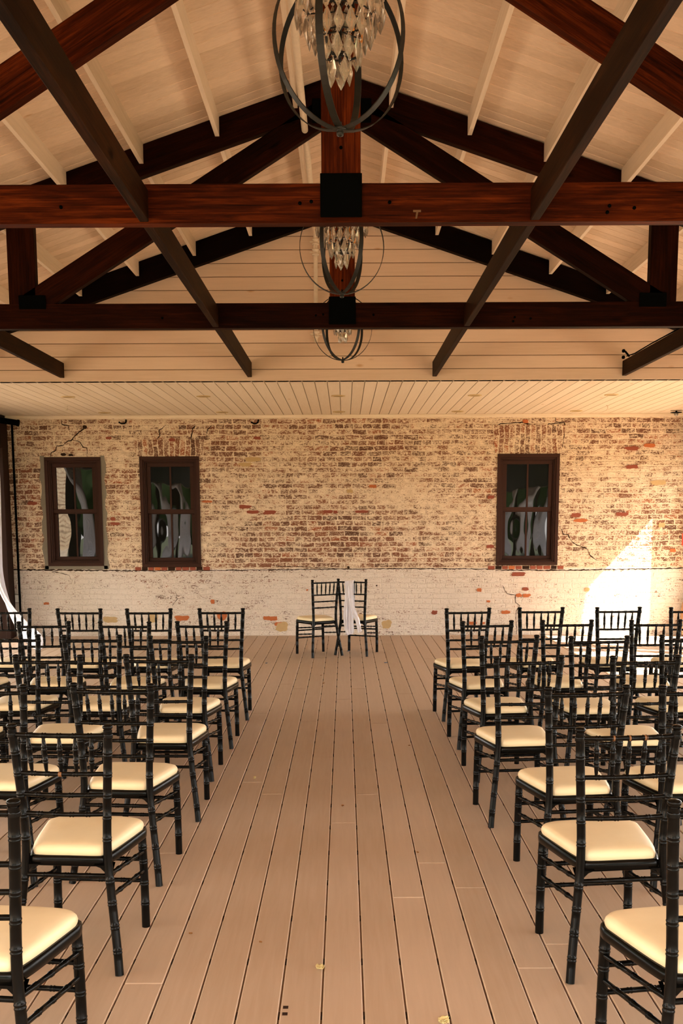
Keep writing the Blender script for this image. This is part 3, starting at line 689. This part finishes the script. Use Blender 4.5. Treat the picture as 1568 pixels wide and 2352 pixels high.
# ------------------------------------------------------------------ curtains
def curtain(x, y, side, top_w=0.9, tie_z=1.15, dirn=1, puddle=0.0, lab='', ztop=2.5, seed=0, belly=0.0):
    """white curtain gathered from a header and tied back to its post; folds run down"""
    r = random.Random(seed); P = []; nv = 64; nu = 40
    for i in range(nu + 1):
        t = i / nu; z = ztop * (1 - t) + 0.012 * t
        if z > tie_z:
            q = (ztop - z) / (ztop - tie_z); wd = top_w * (1 - q) ** 1.3 + .16; amp = .035 * (1 - q) + .02
        else:
            q = (tie_z - z) / tie_z; wd = .14 + .30 * q ** .8 + puddle * max(0, q - .9) * 8; amp = .02 + .035 * q
        row = []
        for j in range(nv + 1):
            s_ = j / nv; yy = y + dirn * wd * s_
            xx = x + side * (-.05) + amp * math.sin(s_ * 2 * PI * 9 + .6 * math.sin(t * 5)) - side * puddle * max(0, (1 - z / tie_z) if z < tie_z else 0) ** 2 * (.35 + .65 * s_)
            xx -= side * belly * math.sin(PI * min(1, max(0, (ztop - z) / (ztop - .35)))) * (.25 + .75 * s_)
            row.append((xx, yy, z + .015 * math.sin(s_ * 20) * (z < .05)))
        P.append(row)
    mb = MB(); mb.grid(P); o = mb.build('curtain', M['cloth']); solid(o, .002)
    tag(o, lab, 'curtain', 'white curtains of the side openings'); return o
# far left one, its foot spreading over the floor
curtain(-HX - .02, 13.28, -1, .55, 1.0, -1, .80, 'white curtain spreading over the floor in the shaded corner by the brick wall', 2.5, 1)
curtain(-HX - .02, 10.38, -1, .55, 1.15, 1, 0, 'white curtain tied at the brown post on shaded side under the gable', 2.52, 41, .35)
for i, y in enumerate(PY[2:], 2):
    curtain(-HX - .02, y + .10, -1, .75, 1.15, 1, 0, 'white curtain tied at the brown post on shaded side ' + NP[i], 2.52, 10 + i, .42)
    curtain(HXR - .02, y + .10, 1, .75, 1.15, 1, 0, 'white curtain tied at the brown post on sunlit side ' + NP[i], 2.37, 20 + i, .42)
curtain(HXR - .03, 11.78, 1, .30, 1.3, -1, 0, 'white curtain bunched at the brown post on sunlit side between flat ceiling bays', 2.37, 31)
curtain(HXR - .03, 12.02, 1, .28, 1.3, 1, 0, 'white curtain bunched at the brick wall side of the sunlit post between flat ceiling bays', 2.37, 32)
mb = MB(); P = []  # added cloth strip that cuts the side edge of the sun patch
for i in range(17):
    t = i / 16; wd = .22 * (1 - t) ** .6 + .05
    P.append([(HXR + .06 + .02 * math.sin(j * 1.7), 13.29 - wd * j / 16 - .04 * t, 2.37 - .88 * t) for j in range(17)])
mb.grid(P); o = solid(mb.build('added_swag', M['cloth']), .002); tag(o, 'short white swag, added to shape the sun patch, hanging from the header of the sunlit opening by the brick wall', 'curtain')

# ------------------------------------------------------------------ chandeliers
def ring_strap(az, a, bz, wd=.026, th=.0035, seg=56):
    """flat strap bent to an upright oval; az turns its plane about the vertical"""
    mb = MB(); c, s = math.cos(az), math.sin(az); vs = []
    for k in range(seg):
        t = 2 * PI * k / seg
        for rr, nn in ((0, -1), (0, 1), (1, 1), (1, -1)):
            ra = a - rr * th; rb = bz - rr * th
            lx, lz = ra * math.cos(t), rb * math.sin(t); ly = nn * wd / 2
            vs.append((lx * c - ly * s, lx * s + ly * c, lz))
    fs = []
    for k in range(seg):
        k2 = (k + 1) % seg
        for e in range(4): fs.append((k * 4 + e, k2 * 4 + e, k2 * 4 + (e + 1) % 4, k * 4 + (e + 1) % 4))
    mb.add(vs, fs, 0, False); return mb
def crystal_mesh():
    mb = MB(); n = 8; prof = [(0.0015, 0.0), (0.0085, -.014), (.0220, -.050), (.0130, -.070), (.0008, -.090)]; vs = []
    for r, z in prof:
        for k in range(n):
            a = 2 * PI * (k + .5) / n; vs.append((r * math.cos(a), r * .45 * math.sin(a), z))
    mb.add(vs, [(i * n + k, i * n + (k + 1) % n, (i + 1) * n + (k + 1) % n, (i + 1) * n + k)[::-1] for i in range(len(prof) - 1) for k in range(n)])
    mb.add(vs[:n], [tuple(range(n))]); mb.add(vs[-n:], [tuple(range(n))[::-1]])
    mb.lathe([(.0001, .014), (.006, .009), (.006, .004), (.0001, 0)], (0, 0, 0), 8)
    return mb.mesh('crystal', [M['crystal']])
CR = crystal_mesh()
TIERS = [(-.040, .036, 5), (.025, .074, 11), (.092, .116, 17), (.155, .156, 23), (.195, .115, 14)]
def chandelier(y, azs, label, spin, zc=3.315, R_=.262, RZ=.283):
    c = empty('chandelier', (CXL, y, zc)); tag(c, label, 'chandelier', 'orb chandeliers along the aisle')
    for i, az in enumerate(azs):
        ring_strap(math.radians(az), R_ - .004 * i, RZ - .0036 * i).build('orb_strap', M['iron'], c)
    mb = MB(); mb.lathe([(.0001, -.022), (.012, -.018), (.014, -.006), (.010, .0), (.022, .004), (.022, .01), (.006, .014), (.006, .03), (.0001, .03)], (0, 0, -RZ), 14); mb.build('bottom_finial', M['iron'], c)
    mb = MB(); mb.tube([(0, 0, -.03), (0, 0, RZ + .02)], .008, 8)
    for k in range(5):
        a = 2 * PI * k / 5 + .3; mb.tube([(0, 0, -.02), (.04 * math.cos(a), .04 * math.sin(a), -.035), (.075 * math.cos(a), .075 * math.sin(a), -.02), (.08 * math.cos(a), .08 * math.sin(a), .01)], .005, 6)
    mb.build('stem', M['iron'], c)
    for k in range(5):
        a = 2 * PI * k / 5 + .3; mb = MB(); mb.tube([(.08 * math.cos(a), .08 * math.sin(a), .03), (.08 * math.cos(a), .08 * math.sin(a), .10)], .007, 8); mb.build('candle_sleeve', M['candle'], c)
    for ti, (z, r, n) in enumerate(TIERS):
        mb = MB(); mb.tube([(r * math.cos(2 * PI * k / 32), r * math.sin(2 * PI * k / 32), z + .012) for k in range(32)], .0028, 6, closed=True)
        if r > .05:
            for k in range(4):
                a = spin + PI / 2 * k; mb.tube([(r * math.cos(a), r * math.sin(a), z + .012), (.008 * math.cos(a), .008 * math.sin(a), z + .03)], .0025, 5)
        mb.build('tier_ring', M['iron'], c)
        for k in range(n):
            a = spin + 2 * PI * k / n + ti * .4; o = link('crystal', CR, c, (r * math.cos(a), r * math.sin(a), z)); o.rotation_euler = (0, 0, a + PI / 2 + rnd.uniform(-.4, .4))
    mb = MB(); nlink = int((ZR - .12 - zc - RZ) / .045); z = RZ + .02
    for k in range(nlink + 3):
        pts = [(.011 * math.cos(a) if k % 2 else 0, 0 if k % 2 else .011 * math.cos(a), z + .025 + .028 * math.sin(a)) for a in [2 * PI * i / 12 for i in range(12)]]
        mb.tube(pts, .003, 6, closed=True); z += .045
    mb.build('chain', M['iron'], c)
    return c
chandelier(3.80, (28, 150, 74), 'largest-looking black orb chandelier with crystal drops, in front of the large truss', .2, 3.345)
chandelier(6.33, (3, 62, 118), 'middle black orb chandelier with crystal drops, half hidden by the large truss', .5)
chandelier(9.00, (1, 47, 125), 'small distant black orb chandelier with crystals below the darker truss', .9, 3.325)

# ------------------------------------------------------------------ chiavari chairs
def smooth_path(pts, n=6):
    pts = [Vector(p) for p in pts]; out = []
    for i in range(len(pts) - 1):
        p0, p1, p2, p3 = pts[max(i - 1, 0)], pts[i], pts[i + 1], pts[min(i + 2, len(pts) - 1)]
        for k in range(n):
            t = k / n; out.append(0.5 * ((2 * p1) + (p2 - p0) * t + (2 * p0 - 5 * p1 + 4 * p2 - p3) * t * t + (3 * p1 - p0 - 3 * p2 + p3) * t ** 3))
    return out + [pts[-1]]
def bamboo(mb, pts, r, rings, seg=12, mat=0, bulge=.0018, taper=None, worn=()):
    """turned stick with the double collars of a bamboo-style chair; rings are distances from its start"""
    cum = [0.0]
    for a, b_ in zip(pts, pts[1:]): cum.append(cum[-1] + (b_ - a).length)
    Lt = cum[-1]
    sm = set(cum)
    prof = [(-.0095, 0), (-.0080, .5), (-.0055, 1), (-.003, .5), (-.001, .05), (.001, .05), (.003, .5), (.0055, 1), (.0080, .5), (.0095, 0)]
    ev = [(c, 0.0) for c in cum if all(abs(c - q) > .011 for q in rings)]
    for q in rings: ev += [(q + dx, g) for dx, g in prof if 0 <= q + dx <= Lt]
    ev.sort(); P = []; R_ = []
    for sx, g in ev:
        i = 0
        while i < len(cum) - 2 and cum[i + 1] < sx: i += 1
        t = (sx - cum[i]) / max(1e-9, cum[i + 1] - cum[i]); P.append(pts[i].lerp(pts[i + 1], t))
        rr = r if taper is None else r * taper(sx / Lt)
        R_.append(rr + g * bulge)
    mb.tube(P, R_, seg, mat)
def stick(a, b_, r, nr, seg=10, mat=0, sag=0.0, taper=None, bulge=.0016):
    mb = MB(); a, b_ = Vector(a), Vector(b_); ln = (b_ - a).length
    pts = [a.lerp(b_, i / 8) + Vector((0, -sag * math.sin(PI * i / 8), 0)) for i in range(9)]
    bamboo(mb, pts, r, [ln * (k + 1) / (nr + 1) for k in range(nr)] if isinstance(nr, int) else [ln * q for q in nr], seg, mat, bulge, taper)
    return mb
def post_x(z):   # half distance between the rear posts at height z, and how far back they are
    T = [(0, .203, -.252), (.10, .191, -.232), (.25, .171, -.207), (.40, .155, -.190), (.50, .153, -.186), (.65, .160, -.190), (.80, .170, -.200), (.925, .178, -.212)]
    for (a, xa, ya), (b_, xb, yb) in zip(T, T[1:]):
        if z <= b_: q = (z - a) / (b_ - a); return xa + (xb - xa) * q, ya + (yb - ya) * q
    return T[-1][1:]
def seat_outline(grow, n=12):
    """plan of the seat: narrow between the posts, wide and round at the front"""
    hw_r, hw_f, yr, yf = .136 + grow, .198 + grow, -.183 - grow, .205 + grow
    ctrl = [(0, yr), (hw_r * .82, yr), (hw_r + .004, yr + .018), (hw_r + .028, yr + .10), (hw_f - .004, .10), (hw_f, .145), (hw_f - .012, yf - .028), (hw_f - .05, yf - .006), (.08, yf), (0, yf + .002)]
    pts = smooth_path([(x, y, 0) for x, y in ctrl], 4)
    right = [(p.x, p.y) for p in pts]
    return right + [(-x, y) for x, y in right[-2:0:-1]]
def loft(rows, mat=0, cap0=True, cap1=True, smooth=True):
    mb = MB(); n = len(rows[0]); vs = [p for r_ in rows for p in r_]
    mb.add(vs, [(i * n + k, i * n + (k + 1) % n, (i + 1) * n + (k + 1) % n, (i + 1) * n + k) for i in range(len(rows) - 1) for k in range(n)], mat, smooth)
    if cap0: mb.add(rows[0], [tuple(range(n))[::-1]], mat)
    if cap1: mb.add(rows[-1], [tuple(range(n))], mat, smooth)
    return mb
def make_chair():
    c = empty('chiavari_chair'); K = lambda o: kid(c, o)
    B = [M['black'], M['wornwood']]
    # seat pad: domed, tucked edge
    base = seat_outline(-.004); rows = []
    for sc, z in ((.985, .423), (1.0, .430), (1.005, .438), (.992, .448), (.96, .4565), (.90, .462), (.78, .4655), (.55, .468), (.25, .469)):
        rows.append([(x * sc, .008 + (y - .008) * sc, z) for x, y in base])
    K(loft(rows).build('seat_pad', M['vinyl'], c))
    o1, o2 = seat_outline(.006), seat_outline(.0)
    mb = loft([[(x * .97, y * .97, .386) for x, y in o1], [(x, y, .390) for x, y in o1], [(x * 1.006, y * 1.006, .405) for x, y in o1], [(x, y, .420) for x, y in o1], [(x, y, .4245) for x, y in o2]])
    for s in (-1, 1):     # curved brackets under the rear rail and side rails
        px_, py_ = post_x(.38)
        mb.prism([(s * (px_ - .004), .395), (s * (px_ - .055), .395), (s * (px_ - .030), .386), (s * (px_ - .014), .370), (s * (px_ + .002), .335)], py_ - .006, py_ + .010)
        for yy, s2 in ((py_, 1),):
            mb.add([(s * (px_ - .004), yy, .34), (s * (px_ - .004), yy + .05, .39), (s * (px_ + .010), yy + .05, .39), (s * (px_ + .006), yy, .34)], [(0, 1, 2, 3), (3, 2, 1, 0)])
    K(mb.build('seat_frame', B, c))
    for s in (-1, 1):
        pts = smooth_path([(s * post_x(z)[0], post_x(z)[1], z) for z in (0.0, .1, .25, .33, .40, .50, .65, .80, .905)], 5)
        mb = MB(); bamboo(mb, pts, .0160, [.085, .175, .262, .345, .50, .585, .665, .745, .825], 14, 0, .0016)
        x, y = post_x(.905)
        mb.lathe([(.0135, -.002), (.0125, .002), (.0175, .007), (.0190, .012), (.0175, .017), (.011, .020), (.0001, .0208)], (s * x, y, .905), 14)
        mb.lathe([(.0165, -.03), (.0185, -.026), (.0165, -.022), (.0185, -.018), (.0165, -.014)], (s * x, y + .001, .905), 14)
        K(mb.build('back_post', B, c))
        mb = MB(); bamboo(mb, smooth_path([(s * .183, .180, 0), (s * .181, .182, .2), (s * .176, .182, .392)], 5), .0168, [.10, .185, .275, .335], 14, 0, .0015)
        K(mb.build('front_leg', B, c))
    for z, r in ((.884, .0092), (.740, .0085), (.660, .0085), (.587, .0085)):
        x, y = post_x(z); K(stick((-x + .008, y, z), (x - .008, y, z), r, 5 if z > .7 else 4, 10, 0, .012, bulge=.0020).build('back_rail', B, c))
    xt, yt = post_x(.884); xb, yb = post_x(.74)
    for k in range(5):
        f = (k - 2) / 3.0 ; sg = .012 * math.cos(f * PI / 2)
        K(stick((xb * f, yb - sg, .742), (xt * f, yt - sg, .882), .0078, [.33, .68], 9, 0, 0, lambda q: .55 + .62 * math.sin(PI * min(1, max(0, q))) ** .7, .0022).build('spindle', B, c))
    fx, fy = .182, .182
    for z in (.285, .195): K(stick((-fx, fy, z), (fx, fy, z), .0088, 3).build('stretcher', B, c))
    x, y = post_x(.355); K(stick((-x, y, .355), (x, y, .355), .0088, 3).build('stretcher', B, c))
    for s in (-1, 1):
        for za, zb in ((.36, .318), (.282, .238)):
            x, y = post_x(za); K(stick((s * x, y, za), (s * .181, fy, zb), .0085, 3, bulge=.002).build('stretcher', B, c))
    return c
chair0 = make_chair()
used = []
def place(x, y, deg, label, group='black chairs facing the brick wall'):
    c = chair0 if not used else copy_tree(chair0); used.append(c)
    c.location = (x, y, 0); c.rotation_euler = (0, 0, math.radians(deg)); tag(c, label, 'chair', group); return c
# finial midpoint from the survey, and turn in degrees; rows counted from the brick wall, seats counted from the aisle
ROWN = ['front', 'second', 'third', 'fourth', 'fifth', 'sixth', 'seventh']
SEATN = ['aisle-end', 'second-from-aisle', 'third-from-aisle', 'fourth-from-aisle']
CH = {
 'shaded': [[(-1.008, 7.955, 0), (-1.599, 7.955, 1), (-2.174, 7.975, -2), (-2.77, 8.016, 0)],
            [(-1.022, 6.96, -2), (-1.574, 6.958, -3), (-2.16, 6.98, 2), (-2.75, 6.98, 0)],
            [(-1.046, 6.087, -3), (-1.604, 6.155, -1), (-2.13, 6.178, 2)],
            [(-1.011, 5.258, -1), (-1.611, 5.25, -2), (-2.19, 5.25, 1)],
            [(-1.045, 4.325, -5), (-1.611, 4.31, -3)],
            [(-1.027, 3.448, -4)],
            [(-1.052, 2.524, -6)]],
 'sunlit': [[(.998, 7.909, 7), (1.598, 7.949, 3), (2.228, 7.952, 4), (2.82, 7.925, 3)],
            [(1.012, 6.93, 6), (1.589, 6.97, 3), (2.222, 6.966, 3), (2.80, 6.97, 2)],
            [(1.024, 6.057, 7), (1.574, 6.02, 4), (2.153, 6.078, 4)],
            [(.979, 5.158, 6), (1.598, 5.158, 4), (2.20, 5.16, 3)],
            [(1.06, 4.222, 7), (1.566, 4.244, 5)],
            [(1.0, 3.387, 6)],
            [(1.034, 2.513, 9)]]}
for side, rows in CH.items():
    for ri, row in enumerate(rows):
        for si, (fx_, fy_, dg) in enumerate(row):
            a = math.radians(dg); ox, oy = -.212 * -math.sin(a), -.212 * math.cos(a)
            place(fx_ - ox, fy_ - oy, dg, 'black bamboo-style chair with ivory seat, %s seat of the %s row, %s side' % (SEATN[si], ROWN[ri], side))
# the two chairs by the wall, back to back at a slant
place(-.335, 11.81, 30.5, 'black chair with ivory seat standing bare before the brick wall, beside the sashed chair', 'pair of chairs before the brick wall')
cc = place(.160, 11.90, -20.5, 'black chair before the brick wall with white sash hung over its back', 'pair of chairs before the brick wall')
# bare wood showing at some collars
def worn(c, x, z):
    y = post_x(z)[1] - .012 * math.cos(x / .17 * PI / 2)
    mb = MB(); mb.tube([(x - .006, y, z), (x, y, z), (x + .006, y, z)], [.0098, .0106, .0098], 12, 0); mb.build('worn_collar', M['wornwood'], c)
for c in used:
    if c['label'].endswith('aisle-end seat of the sixth row, sunlit side'):
        for k in (-1, 0, 1): worn(c, post_x(.884)[0] * k / 3.0, .884)
    if c['label'].endswith('aisle-end seat of the sixth row, shaded side'): worn(c, -.004, .740)

# white sash over the back rail
a = math.radians(-20.5); Rz = Matrix.Translation((.160, 11.90, 0)) @ Matrix.Rotation(a, 4, 'Z')
mb = MB(); r = random.Random(5)
def strip(path, nv=22, ph=0.0, amp=.007, nf=3.0, rag_=0.0):
    P = []; n = 44
    pts = smooth_path([(p[0], p[1], p[2]) for p in path], 8); wds = smooth_path([(p[3], 0, 0) for p in path], 8)
    for i, (p, wv_) in enumerate(zip(pts, wds)):
        t = i / (len(pts) - 1); row = []
        for j in range(nv + 1):
            s_ = j / nv - .5
            fold = amp * math.sin(s_ * 2 * PI * nf + ph + 1.4 * math.sin(t * 6)) + amp * .5 * math.sin(s_ * 2 * PI * nf * 2.3 + t * 9 + ph)
            fold += .003 * math.sin(t * 40 + s_ * 7)
            zz = p.z + (rag_ * math.sin(s_ * 17 + ph) if i == len(pts) - 1 else 0) + s_ * .02 * math.sin(ph)
            row.append(Rz @ Vector((p.x + s_ * wv_.x, p.y + fold, zz)))
        P.append(row)
    mb.grid(P)
xo = -.018
strip([(xo, -.175, .66, .09), (xo, -.178, .80, .10), (xo - .003, -.195, .893, .118), (xo - .003, -.222, .906, .122), (xo - .002, -.245, .885, .115), (xo + .002, -.262, .80, .105), (xo + .008, -.268, .68, .118), (xo + .012, -.27, .60, .115), (xo + .008, -.272, .50, .105), (xo + .004, -.273, .40, .112), (xo + .010, -.272, .30, .105), (xo + .012, -.270, .262, .075)], ph=.4)
strip([(xo - .030, -.270, .70, .04), (xo - .036, -.285, .58, .045), (xo - .040, -.288, .46, .045), (xo - .034, -.288, .36, .04), (xo - .010, -.285, .285, .05), (xo + .012, -.282, .262, .06)], 10, 1.2, .005, 1.5)
strip([(xo + .020, -.275, .70, .05), (xo + .045, -.290, .62, .055), (xo + .078, -.297, .53, .055), (xo + .118, -.300, .43, .052), (xo + .138, -.300, .345, .050), (xo + .150, -.300, .300, .052)], 12, 2.2, .005, 1.8, .012)
o = mb.build('sash', M['cloth']); solid(o, .0016, 0); tag(o, 'white cloth sash hanging in folds over the back of the chair before the brick wall', 'sash')

# ------------------------------------------------------------------ small things on the floor
def petal(x, y, s, seed, mat='petal'):
    r = random.Random(seed); mb = MB()
    for q in range(3 if mat == 'petal' else 1):
        a0 = r.uniform(0, 6.28); P = []
        for i in range(7):
            t = i / 6; row = []
            for j in range(7):
                u = j / 6 - .5; wd = math.sin(PI * min(.97, t * .9 + .06)) ** .6
                lx, ly = (t - .3) * s, u * s * .8 * wd
                lz = .003 + s * (.25 * (t - .4) ** 2 + .5 * u * u) + q * .004 + .002 * math.sin(i * 2 + j * 3 + seed)
                row.append((x + lx * math.cos(a0) - ly * math.sin(a0), y + lx * math.sin(a0) + ly * math.cos(a0), lz))
            P.append(row)
        mb.grid(P)
    o = mb.build('flower_petal' if mat == 'petal' else ('paper_scrap' if mat == 'confetti' else 'leaf_crumb'), M[mat]); solid(o, .0008, 0); return o
tag(petal(-.099, 3.44, .035, 1), 'curled dried cream petal across a board joint in the aisle', 'petal')
tag(petal(.316, 3.05, .036, 2), 'pale cream petal on the aisle boards at the very bottom edge', 'petal')
for i, (x, y, mt, s, lb) in enumerate([(-.337, 3.669, 'leafbit', .013, 'tiny orange leaf crumb on aisle boards before the curled petal'), (-.9, 11.07, 'confetti', .03, 'tiny blue-grey paper scrap near the bare chair by the wall'), (.458, 11.08, 'confetti', .035, 'tiny blue paper scrap near the sashed chair by the wall'),
     (.033, 12.07, 'confetti', .035, 'tiny paper scrap between the two chairs by the wall'), (-.015, 5.504, 'leafbit', .02, 'tiny tan leaf crumb in mid aisle'), (.36, 4.7, 'leafbit', .014, 'tiny brown leaf crumb mid aisle toward the sunlit chairs'), (-.58, 6.1, 'petal', .02, 'tiny curled pale petal crumb near the shaded third row'), (-.25, 10.2, 'leafbit', .02, 'tiny brown leaf crumb in the far aisle'), (-.22, 9.7, 'leafbit', .025, 'tiny dark leaf crumb before the two wall chairs'),
     (-.62, 3.75, 'leafbit', .014, 'tiny orange leaf crumb beside the shaded sixth row'), (.47, 7.0, 'leafbit', .014, 'tiny brown leaf crumb in aisle by the sunlit second row')]):
    tag(petal(x, y, s, 20 + i, mt), lb, 'petal' if mt == 'petal' else 'debris')
for dy in (0, .045):
    mb = MB(); mb.box((-.215, 3.10 + dy, .0005), (-.197, 3.118 + dy, .0018)); mb.build('floor_mark', M['crack'], floor)

# ------------------------------------------------------------------ outside, seen only in the window glass and by the light it sends in
mb = MB(); mb.box((-60, -60, -.5), (60, 60, -.30)); struct(mb.build('ground', M['ground']))
mb = MB(); mb.box((-60, -60, -.31), (60, -9, -.29)); mb.box((9.2, -9, -.31), (60, 60, -.29)); struct(mb.build('ground_lawn', M['lawn']))
e = empty('brick_building', (-9.6, -5.0, -.3)); tag(e, 'sunlit brick building outside the open shaded side', 'building')
mb = MB(); mb.box((-2, -1.9, 0), (0, 4.5, 6.5)); mb.build('wall', M['brick'], e)
def tree(x, y, h, cr, seed, lb, low=.35):
    t = empty('tree', (x, y, -.3)); tag(t, lb, 'tree', 'trees outside the open sides')
    mb = MB(); mb.tube([(0, 0, 0), (.05, .03, h * .3), (-.04, .06, h * .55), (0, 0, h * .8)], [.2, .16, .12, .05], 10); mb.build('trunk', M['bark'], t)
    mb = MB(); nu, nv = 22, 34; P = []
    for i in range(nu + 1):
        row = []
        for j in range(nv + 1):
            th, ph = PI * i / nu, 2 * PI * (j % nv) / nv
            d = Vector((math.sin(th) * math.cos(ph), math.sin(th) * math.sin(ph), math.cos(th)))
            k = 1 + .28 * mnoise.noise(d * 2.3 + Vector((seed, 0, 0))) + .16 * mnoise.noise(d * 7 + Vector((0, seed, 0)))
            row.append((d.x * cr * k, d.y * cr * k, h * (1 + low) / 2 + d.z * h * (1 - low) / 2 * k))
        P.append(row)
    mb.grid(P); mb.build('crown', M['foliage'], t)
tree(10.2, 5.4, 10.5, 2.7, 1, 'broad tree outside the sunlit side beside the second chandelier, crown shaped to block sun', .36)  # out-of-view crowns on this side, sized and placed to stop the sun
tree(10.4, -1.4, 10.5, 2.7, 2, 'broad tree outside the sunlit side beside the last chair rows, crown shaped to block sun', .36)
tree(10.6, -8.2, 10.0, 2.7, 3, 'broad tree outside the sunlit side by the open end, crown shaped to block sun', .36)
tree(-9.5, 6.0, 8, 2.6, 4, 'tree outside the shaded side beyond the brick building', .15)
tree(-6.5, -20.0, 9, 3.4, 6, 'tree far outside the open end on the shaded side', .10)
tree(-14.5, -24.0, 10, 4.0, 7, 'tree far outside beyond the brick building', .10)
tree(7.0, -21.0, 8, 3.2, 8, 'tree far outside the open end on the sunlit side', .12)
tree(15.0, -23.0, 9, 4.0, 9, 'tree far outside the open end beyond the parking side', .10)
tree(0.5, -26.0, 9, 3.6, 10, 'tree far outside straight behind the open end', .10)
tree(-12, 13.0, 7, 2.8, 5, 'tree outside the shaded corner by the brick wall', .2)
